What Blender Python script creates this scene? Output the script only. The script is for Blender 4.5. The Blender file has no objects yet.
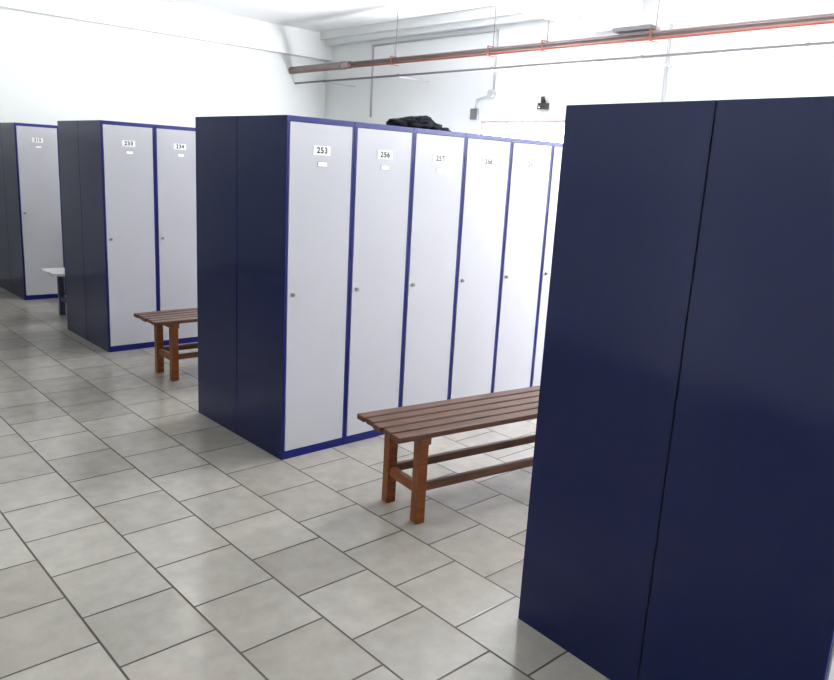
import bpy, bmesh, numpy as np, math, random
from mathutils import Vector, Matrix, noise as mnoise
random.seed(3)
# ---------------------------------------------------------------- camera
F=756.87; YAW,PIT,ROL=0.8227,-0.2247,0.0556; C=np.array([-2.1052,-3.2918,1.5874])
def rot(yaw,pitch,roll):
    fw=np.array([math.cos(yaw)*math.cos(pitch),math.sin(yaw)*math.cos(pitch),math.sin(pitch)])
    rt=np.array([math.sin(yaw),-math.cos(yaw),0.]); up=np.cross(rt,fw)
    return rt*math.cos(roll)+up*math.sin(roll), -rt*math.sin(roll)+up*math.cos(roll), fw
R_,U_,FW_=rot(YAW,PIT,ROL)
cam=bpy.data.cameras.new('camera'); co=bpy.data.objects.new('camera',cam); bpy.context.collection.objects.link(co)
cam.sensor_width=36; cam.lens=F/834*36; cam.clip_start=0.05
co.matrix_world=Matrix(((R_[0],U_[0],-FW_[0],C[0]),(R_[1],U_[1],-FW_[1],C[1]),(R_[2],U_[2],-FW_[2],C[2]),(0,0,0,1)))
bpy.context.scene.camera=co
vs_=bpy.context.scene.view_settings; vs_.view_transform='Standard'; vs_.exposure=0.4
try: vs_.look='Medium High Contrast'
except Exception as ex: print(ex); vs_.look='None'
# ---------------------------------------------------------------- materials
def mat(name,col,rough=.5,metal=0,spec=.5,noise=0,nscale=20,bump=0,coat=0,emit=0):
    m=bpy.data.materials.new(name); m.use_nodes=True; nt=m.node_tree; b=nt.nodes['Principled BSDF']
    b.inputs['Base Color'].default_value=(*col,1); b.inputs['Roughness'].default_value=rough
    b.inputs['Metallic'].default_value=metal; b.inputs['Specular IOR Level'].default_value=spec
    b.inputs['Coat Weight'].default_value=coat
    if emit: b.inputs['Emission Color'].default_value=(*col,1); b.inputs['Emission Strength'].default_value=emit
    if noise or bump:
        tc=nt.nodes.new('ShaderNodeTexCoord'); n=nt.nodes.new('ShaderNodeTexNoise'); n.inputs['Scale'].default_value=nscale; n.inputs['Detail'].default_value=5
        nt.links.new(tc.outputs['Object'],n.inputs['Vector'])
        if noise:
            r=nt.nodes.new('ShaderNodeMapRange'); r.inputs['To Min'].default_value=1-noise; r.inputs['To Max'].default_value=1+noise
            mx=nt.nodes.new('ShaderNodeVectorMath'); mx.operation='SCALE'; mx.inputs[0].default_value=col
            nt.links.new(n.outputs['Fac'],r.inputs['Value']); nt.links.new(r.outputs['Result'],mx.inputs['Scale']); nt.links.new(mx.outputs['Vector'],b.inputs['Base Color'])
        if bump:
            bp=nt.nodes.new('ShaderNodeBump'); bp.inputs['Strength'].default_value=bump; bp.inputs['Distance'].default_value=.002
            nt.links.new(n.outputs['Fac'],bp.inputs['Height']); nt.links.new(bp.outputs['Normal'],b.inputs['Normal'])
    return m
M_NAVY=mat('navy_steel',(.003,.009,.062),.12,noise=.08,nscale=4,spec=.5)
M_FRAME=mat('blue_frame_steel',(.006,.012,.15),.35)
M_DOOR=mat('grey_door_steel',(.49,.492,.525),.5,noise=.03,nscale=3,spec=.4)
M_DARK=mat('dark_gap',(.006,.007,.012),.7)
M_LABEL=mat('label_plastic',(.9,.9,.9),.4)
M_INK=mat('label_ink',(.02,.02,.02),.5)
M_METAL=mat('lock_metal',(.35,.33,.3),.35,metal=1)
M_WALL=mat('wall_paint',(.77,.79,.78),.8,noise=.02,nscale=2,bump=.1)
M_CEIL=mat('ceiling_paint',(.86,.87,.86),.85,noise=.01,nscale=2)
M_PIPEM=mat('brown_pipe',(.24,.19,.185),.5,noise=.15,nscale=8)
M_PIPEC=mat('copper_pipe',(.32,.11,.08),.45,metal=.2,noise=.15,nscale=8)
M_PIPEG=mat('grey_pipe',(.20,.19,.20),.5)
M_WHITEP=mat('white_conduit',(.5,.5,.5),.5)
M_BLACK=mat('black_cloth',(.006,.007,.014),.9,bump=.6,nscale=60)
M_WINF=mat('window_frame_paint',(.40,.30,.31),.5)
M_BOX=mat('dark_box',(.05,.04,.04),.5)
M_BTOP=mat('painted_seat',(.6,.6,.6),.4); M_BLEG=mat('painted_leg',(.05,.06,.10),.4)
def wood(name,c1,c2,rough=.3):
    m=bpy.data.materials.new(name); m.use_nodes=True; nt=m.node_tree; b=nt.nodes['Principled BSDF']
    tc=nt.nodes.new('ShaderNodeTexCoord'); mp=nt.nodes.new('ShaderNodeMapping'); mp.inputs['Scale'].default_value=(2,25,25)
    n=nt.nodes.new('ShaderNodeTexNoise'); n.inputs['Scale'].default_value=3; n.inputs['Detail'].default_value=6
    cr=nt.nodes.new('ShaderNodeValToRGB'); cr.color_ramp.elements[0].position=.3; cr.color_ramp.elements[1].position=.7
    cr.color_ramp.elements[0].color=(*c1,1); cr.color_ramp.elements[1].color=(*c2,1)
    nt.links.new(tc.outputs['Object'],mp.inputs['Vector']); nt.links.new(mp.outputs['Vector'],n.inputs['Vector']); nt.links.new(n.outputs['Fac'],cr.inputs['Fac']); nt.links.new(cr.outputs['Color'],b.inputs['Base Color'])
    b.inputs['Roughness'].default_value=rough; return m
M_WOOD=wood('slat_wood',(.07,.031,.016),(.15,.070,.036)); M_LEG=wood('leg_wood',(.13,.040,.009),(.25,.084,.019))
def tile_mat():
    m=bpy.data.materials.new('floor_tiles'); m.use_nodes=True; nt=m.node_tree; b=nt.nodes['Principled BSDF']; L=nt.links
    tc=nt.nodes.new('ShaderNodeTexCoord'); mp=nt.nodes.new('ShaderNodeMapping'); mp.inputs['Rotation'].default_value=(0,0,math.pi/2)
    br=nt.nodes.new('ShaderNodeTexBrick'); br.offset=.5; br.inputs['Scale'].default_value=1; br.inputs['Brick Width'].default_value=.333; br.inputs['Row Height'].default_value=.333
    br.inputs['Mortar Size'].default_value=.0045; br.inputs['Mortar Smooth'].default_value=.2; br.inputs['Bias'].default_value=0
    br.inputs['Color1'].default_value=(.33,.31,.28,1); br.inputs['Color2'].default_value=(.40,.38,.345,1); br.inputs['Mortar'].default_value=(.085,.078,.068,1)
    n=nt.nodes.new('ShaderNodeTexNoise'); n.inputs['Scale'].default_value=11; n.inputs['Detail'].default_value=7; n.inputs['Roughness'].default_value=.6
    r=nt.nodes.new('ShaderNodeMapRange'); r.inputs['From Min'].default_value=.3; r.inputs['From Max'].default_value=.7; r.inputs['To Min'].default_value=.9; r.inputs['To Max'].default_value=1.08
    mx=nt.nodes.new('ShaderNodeVectorMath'); mx.operation='SCALE'
    L.new(tc.outputs['Object'],mp.inputs['Vector']); L.new(mp.outputs['Vector'],br.inputs['Vector']); L.new(tc.outputs['Object'],n.inputs['Vector'])
    L.new(n.outputs['Fac'],r.inputs['Value']); L.new(br.outputs['Color'],mx.inputs[0]); L.new(r.outputs['Result'],mx.inputs['Scale']); L.new(mx.outputs['Vector'],b.inputs['Base Color'])
    rr=nt.nodes.new('ShaderNodeMapRange'); rr.inputs['To Min'].default_value=.17; rr.inputs['To Max'].default_value=.8
    L.new(br.outputs['Fac'],rr.inputs['Value']); L.new(rr.outputs['Result'],b.inputs['Roughness'])
    bp=nt.nodes.new('ShaderNodeBump'); bp.inputs['Strength'].default_value=.5; bp.inputs['Distance'].default_value=.003; bp.invert=True
    n2=nt.nodes.new('ShaderNodeTexNoise'); n2.inputs['Scale'].default_value=8; L.new(tc.outputs['Object'],n2.inputs['Vector'])
    bp2=nt.nodes.new('ShaderNodeBump'); bp2.inputs['Strength'].default_value=.15; bp2.inputs['Distance'].default_value=.003; L.new(n2.outputs['Fac'],bp2.inputs['Height'])
    L.new(bp2.outputs['Normal'],bp.inputs['Normal'])
    L.new(br.outputs['Fac'],bp.inputs['Height']); L.new(bp.outputs['Normal'],b.inputs['Normal'])
    b.inputs['Specular IOR Level'].default_value=.6
    return m
M_TILE=tile_mat()
# ---------------------------------------------------------------- mesh builder
class MB:
    def __init__(s): s.bm=bmesh.new(); s.mats=[]
    def mi(s,m):
        if m not in s.mats: s.mats.append(m)
        return s.mats.index(m)
    def box(s,x0,x1,y0,y1,z0,z1,m,M=None):
        v=[s.bm.verts.new((M@Vector(p)) if M else p) for p in [(x0,y0,z0),(x1,y0,z0),(x1,y1,z0),(x0,y1,z0),(x0,y0,z1),(x1,y0,z1),(x1,y1,z1),(x0,y1,z1)]]
        i=s.mi(m)
        for f in [(3,2,1,0),(4,5,6,7),(0,1,5,4),(1,2,6,5),(2,3,7,6),(3,0,4,7)]:
            fc=s.bm.faces.new([v[k] for k in f]); fc.material_index=i
    def cyl(s,a,b,r,m,n=14,r2=None):
        a=Vector(a); b=Vector(b); d=b-a; q=d.to_track_quat('Z','Y').to_matrix().to_4x4(); q.translation=(a+b)/2
        g=bmesh.ops.create_cone(s.bm,cap_ends=True,segments=n,radius1=r,radius2=r if r2 is None else r2,depth=d.length,matrix=q)
        i=s.mi(m)
        for f in {f for v in g['verts'] for f in v.link_faces}: f.material_index=i; f.smooth=len(f.verts)==4
    def path(s,pts,r,m):
        for a,b in zip(pts,pts[1:]): s.cyl(a,b,r,m)
        i=s.mi(m)
        for p in pts[1:-1]:
            g=bmesh.ops.create_icosphere(s.bm,subdivisions=2,radius=r*1.05,matrix=Matrix.Translation(p))
            for f in {f for v in g['verts'] for f in v.link_faces}: f.material_index=i; f.smooth=True
    def text(s,t,size,M,m):
        c=bpy.data.curves.new('t','FONT'); c.body=t; c.size=size; c.align_x='CENTER'; c.align_y='CENTER'; c.offset=size*.025; c.space_character=1.12
        o=bpy.data.objects.new('t',c); bpy.context.collection.objects.link(o); bpy.context.view_layer.update()
        me=bpy.data.meshes.new_from_object(o); i=s.mi(m); vs=[s.bm.verts.new(M@v.co) for v in me.vertices]
        for p in me.polygons:
            try: f=s.bm.faces.new([vs[k] for k in p.vertices]); f.material_index=i
            except ValueError: pass
        bpy.data.objects.remove(o); bpy.data.meshes.remove(me)
    def done(s,name,loc=(0,0,0),rz=0,bevel=0):
        me=bpy.data.meshes.new(name); s.bm.to_mesh(me); s.bm.free()
        for m in s.mats: me.materials.append(m)
        o=bpy.data.objects.new(name,me); bpy.context.collection.objects.link(o); o.location=loc; o.rotation_euler[2]=rz
        if bevel:
            b=o.modifiers.new('bevel','BEVEL'); b.width=bevel; b.segments=2; b.limit_method='ANGLE'
        return o
# ---------------------------------------------------------------- locker banks
H=1.8
def locker_bank(loc,rz,n,w,D,numbers):
    mb=MB()
    for side in (0,1):
        for k in range(n):
            x0=k*w; x1=x0+w; g=.0015
            def bx(a,b,c,d,e,f,m):   # mirrored for back side
                if side==0: mb.box(a,b,c,d,e,f,m)
                else: mb.box(n*w-b,n*w-a,2*D-d,2*D-c,e,f,m)
            bx(x0+g,x1-g,.018,D-.003,0,H,M_NAVY)
            bx(x0+g,x0+.015,0,.018,0,H,M_FRAME); bx(x1-.015,x1-g,0,.018,0,H,M_FRAME)
            bx(x0+.015,x1-.015,0,.018,0,.045,M_FRAME); bx(x0+.015,x1-.015,0,.018,H-.026,H,M_FRAME)
            bx(x0+.015,x1-.015,.012,.018,.045,H-.026,M_DARK)
            bx(x0+.018,x1-.018,-.004,.012,.048,H-.029,M_DOOR)
            bx(x0+w*.5-.052,x0+w*.5+.052,-.006,-.004,1.618,1.664,M_LABEL)
            bx(x0+w*.5-.024,x0+w*.5+.036,-.0065,-.004,1.560,1.586,M_METAL)
            bx(x0+w*.5-.0215,x0+w*.5+.0335,-.007,-.0065,1.5625,1.5835,M_LABEL)
            if side==0:
                mb.cyl((x0+.048,-.004,.905),(x0+.048,-.016,.905),.011,M_METAL)
                mb.box(x0+.0465,x0+.0495,-.0168,-.016,.898,.912,M_INK)
                if k<len(numbers):
                    M=Matrix.Translation((x0+w*.5,-.0085,1.641))@Matrix.Rotation(math.pi/2,4,'X')
                    mb.text(numbers[k],.042,M,M_INK)
            else:
                xx=n*w-x0-.048
                mb.cyl((xx,2*D+.004,.905),(xx,2*D+.016,.905),.011,M_METAL)
    mb.box(.004,n*w-.004,D-.003,D+.003,.01,H-.006,M_DARK)
    for a,b in ((.002,D-.003),(D+.003,2*D-.002)):
        mb.box(0,.0015,a,b,0,H,M_NAVY); mb.box(n*w-.0015,n*w,a,b,0,H,M_NAVY)
    return mb.done('locker_bank',loc,rz)
XW=5.0; YL=6.75
W=.419; D=.487
locker_bank((0,0,0),0,10,W,D,['253','256','257','258','261','262','263'])
locker_bank((.085,2.6985,0),0,10,W,D,['233','234'])
locker_bank((.165,5.234,0),0,10,W,D,['215'])
yR=-.0635; dR=.5126
e=(-math.sin(yR),math.cos(yR))
locker_bank((-.1079-e[0]*2*dR,-1.7645-e[1]*2*dR,0),yR,10,W,dR,[])
# ---------------------------------------------------------------- benches
def bench(loc,rz,L,m_s,m_l,name='slatted_bench'):
    mb=MB(); w=.37; n=5; g=.012; sw=(w-g*(n-1))/n; h=.45
    for i in range(n):
        y=i*(sw+g); dx=(.0,.006,-.004,.005,.0)[i]
        mb.box(dx,L+dx,y,y+sw,h-.026,h,m_s)
    a=.135; t=.05
    for x in (a,L-a-t):
        for y in (.035,w-.035-t): mb.box(x,x+t,y,y+t,0,h-.06,m_l)
        mb.box(x-.002,x+t+.002,.02,w-.02,h-.066,h-.026,m_l)
        mb.box(x+.008,x+t-.008,.035+t,w-.035-t,.14,.185,m_l)
    for y in (.035+.012,w-.035-t+.012):
        mb.box(a+t,L-a-t,y,y+.026,.150,.190,m_s)
    return mb.done(name,loc,rz,bevel=.004)
bench((-.058,-1.01,0),-.144,1.31,M_WOOD,M_LEG)
bench((.02,1.645,0),0,1.35,M_WOOD,M_LEG)
bench((.09,4.02,0),0,1.35,M_BTOP,M_BLEG)
# ---------------------------------------------------------------- black bag on the lockers
bm=bmesh.new()
for (x,y,z,sx,sy,sz) in [(0,0,.035,.11,.09,.045),(.12,.02,.028,.10,.10,.035),(-.09,.03,.03,.08,.07,.035),(.22,-.01,.016,.06,.05,.02),(.03,-.05,.055,.07,.04,.03)]:
    g=bmesh.ops.create_icosphere(bm,subdivisions=4,radius=1)
    for v in g['verts']:
        p=v.co.copy(); d=1+.35*mnoise.noise(p*1.9+Vector((x*9,y*7,3)))+.12*mnoise.noise(p*5)
        v.co=Vector((x+p.x*sx*d,y+p.y*sy*d,max(0,z+p.z*sz*d)))
for f in bm.faces: f.smooth=True
me=bpy.data.meshes.new('bag'); bm.to_mesh(me); bm.free(); me.materials.append(M_BLACK)
o=bpy.data.objects.new('black_bag',me); bpy.context.collection.objects.link(o); o.location=(1.06,.25,H)
# ---------------------------------------------------------------- room
def wall(name,x0,x1,y0,y1,z0,z1,m): mb=MB(); mb.box(x0,x1,y0,y1,z0,z1,m); return mb.done(name)
XB=-3.7; YR=-6.5; ZC=3.45
wall('floor',XB,XW,YR,YL,-.1,0,M_TILE)
wall('ceiling',XB,XW,YR,YL,ZC,ZC+.1,M_CEIL)
wall('wall_left',XB,XW,YL,YL+.15,0,ZC,M_WALL)
wall('wall_right',XB,XW,YR-.15,YR,0,ZC,M_WALL)
wall('wall_back',XB-.15,XB,YR,YL,0,ZC,M_WALL)
wins=[(2.05,3.45),(-1.4,.6),(-5,-3)]  # first is the visible window; the other two are unseen, added to light the aisle
zb,zt=1.0,2.19
mb=MB(); ys=sorted(wins); cur=YR
mb.box(XW,XW+.2,YR,YL,zt,ZC,M_WALL); mb.box(XW,XW+.2,YR,YL,0,zb,M_WALL)
for a,b in ys: mb.box(XW,XW+.2,cur,a,zb,zt,M_WALL); cur=b
mb.box(XW,XW+.2,cur,YL,zb,zt,M_WALL); mb.done('wall_far')
M_GLASS=mat('daylight_glow_pane',(.93,.95,1),.5,emit=10)  # pane emission stands in for the overexposed daylight outside
for i,(a,b) in enumerate(ys):
    mb=MB(); t=.035; x0,x1=XW+.03,XW+.09
    mb.box(x0,x1,a,b,zb,zb+t,M_WINF); mb.box(x0,x1,a,b,zt-t,zt,M_WINF)
    mb.box(x0,x1,a,a+t,zb+t,zt-t,M_WINF); mb.box(x0,x1,b-t,b,zb+t,zt-t,M_WINF)
    mb.box(x0+.02,x0+.03,a+t,b-t,zb+t,zt-t,M_GLASS)
    mb.done('window_%d'%(i+1))
    l=bpy.data.lights.new('window_light','AREA'); l.shape='RECTANGLE'; l.size=b-a-.1; l.size_y=zt-zb-.1; l.energy=190; l.color=(.97,.98,1)
    o=bpy.data.objects.new('window_daylight',l); bpy.context.collection.objects.link(o); o.location=(XW+.02,(a+b)/2,(zb+zt)/2); o.rotation_euler=(math.pi/2,0,math.pi/2)
wall('ceiling_beam',XB,XW,1.31,1.85,3.08,ZC,M_CEIL)
wall('ceiling_beam',XB,XW,6.6,YL,3.08,ZC,M_CEIL)
wall('ceiling_beam',XB,XW,-4.0,-3.5,3.08,ZC,M_CEIL)
mb=MB(); mb.box(XW-.22,XW,1.85,6.6,ZC-.10,ZC,M_WALL); mb.box(XW-.12,XW,1.85,6.6,ZC-.17,ZC-.10,M_WALL); mb.done('trim_1')
# pipes hung from the ceiling
mb=MB(); px=4.4; pz=2.88
mb.cyl((px,YL,pz),(px,-5.5,pz),.034,M_PIPEM)
mb.cyl((px-.05,YL,pz-.045),(px-.05,-5.5,pz-.045),.012,M_PIPEC)
mb.cyl((px-.06,YL,pz+.01),(px-.06,-5.5,pz+.01),.009,M_PIPEM)
mb.cyl((px-.03,YL-.02,pz-.01),(px-.03,5.3,pz-.01),.050,M_PIPEM)
mb.cyl((px-.03,5.5,pz-.01),(px-.03,5.42,pz-.01),.056,M_PIPEG)
for y in (4.4,2.75,2.0,.75,-.9,-2.4,-4.0):
    mb.cyl((px,y,pz),(px,y,ZC if not -4.0<=y<=-3.5 else 3.08),.004,M_PIPEM)
    mb.box(px-.08,px+.05,y-.008,y+.008,pz-.066,pz-.060,M_PIPEC); mb.box(px-.086,px-.08,y-.008,y+.008,pz-.06,pz+.04,M_PIPEC)
    mb.box(px-.08,px+.05,y-.008,y+.008,pz+.034,pz+.04,M_PIPEC)
mb.box(px-.1,px+.08,.75,1.15,pz+.04,pz+.075,M_PIPEG)
mb.done('ceiling_pipe_run')
mb=MB(); mb.cyl((4.45,YL,2.70),(4.45,-5.5,2.70),.013,M_PIPEG)
for y in (6,4.4,2.8,.9,-.6,-2.4,-4.2): mb.box(4.45,XW,y-.006,y+.006,2.682,2.687,M_WHITEP); mb.cyl((4.45,y-.015,2.7),(4.45,y+.015,2.7),.018,M_PIPEG)
mb.done('thin_conduit_pipe')
mb=MB(); cx=XW-.012
mb.path([Vector((cx,5.60,2.25)),Vector((cx,5.60,3.22)),Vector((cx,3.24,3.22)),Vector((cx,3.24,2.55)),Vector((cx,3.34,2.47)),Vector((cx,3.50,2.44)),Vector((cx,3.53,2.3))],.012,M_WHITEP)
mb.box(XW-.03,XW,3.47,3.59,2.20,2.33,M_PIPEG)
mb.cyl((XW,3.26,2.50),(XW-.05,3.26,2.50),.045,M_WHITEP)
mb.done('wall_conduit')
mb=MB(); mb.path([Vector((cx,.95,1.5)),Vector((cx,.95,3.08))],.014,M_WHITEP); mb.done('wall_conduit')
mb=MB(); mb.box(XW-.06,XW,2.38,2.50,2.30,2.37,M_BOX); mb.cyl((XW-.03,2.44,2.37),(XW-.05,2.44,2.44),.03,M_BOX,r2=.022); mb.cyl((XW-.06,2.47,2.33),(XW-.09,2.47,2.33),.015,M_METAL); mb.done('electrical_box')  # dark electrical box with a small lamp
# unseen tube lamps, added out of frame to brighten ceiling and room
def tubemat(s): return mat('fill_tube',(1,.98,.95),.4,emit=s)
for x,y,s,zf in [(-1.9,-.6,8,3.12),(1.9,3.7,100,3.27),(-2.2,4.2,5,3.12),(-2,-5.2,12,3.12),(2,-.6,28,3.22)]:
    T=tubemat(s)
    mb=MB(); mb.box(x-.65,x+.65,y-.05,y+.05,zf,zf+.04,M_LABEL)
    for dy in (-.07,.07): mb.cyl((x-.6,y+dy,zf+.02),(x+.6,y+dy,zf+.02),.014,T)
    for dx in (-.6,.6): mb.box(x+dx-.01,x+dx+.01,y-.085,y+.085,zf,zf+.04,M_LABEL)
    for dx in (-.5,.5): mb.cyl((x+dx,y,zf+.04),(x+dx,y,ZC),.005,M_LABEL)
    mb.done('fill_tube_light')
w=bpy.data.worlds.new('world'); bpy.context.scene.world=w; w.use_nodes=True; w.node_tree.nodes['Background'].inputs[0].default_value=(.8,.9,1,1); w.node_tree.nodes['Background'].inputs[1].default_value=1
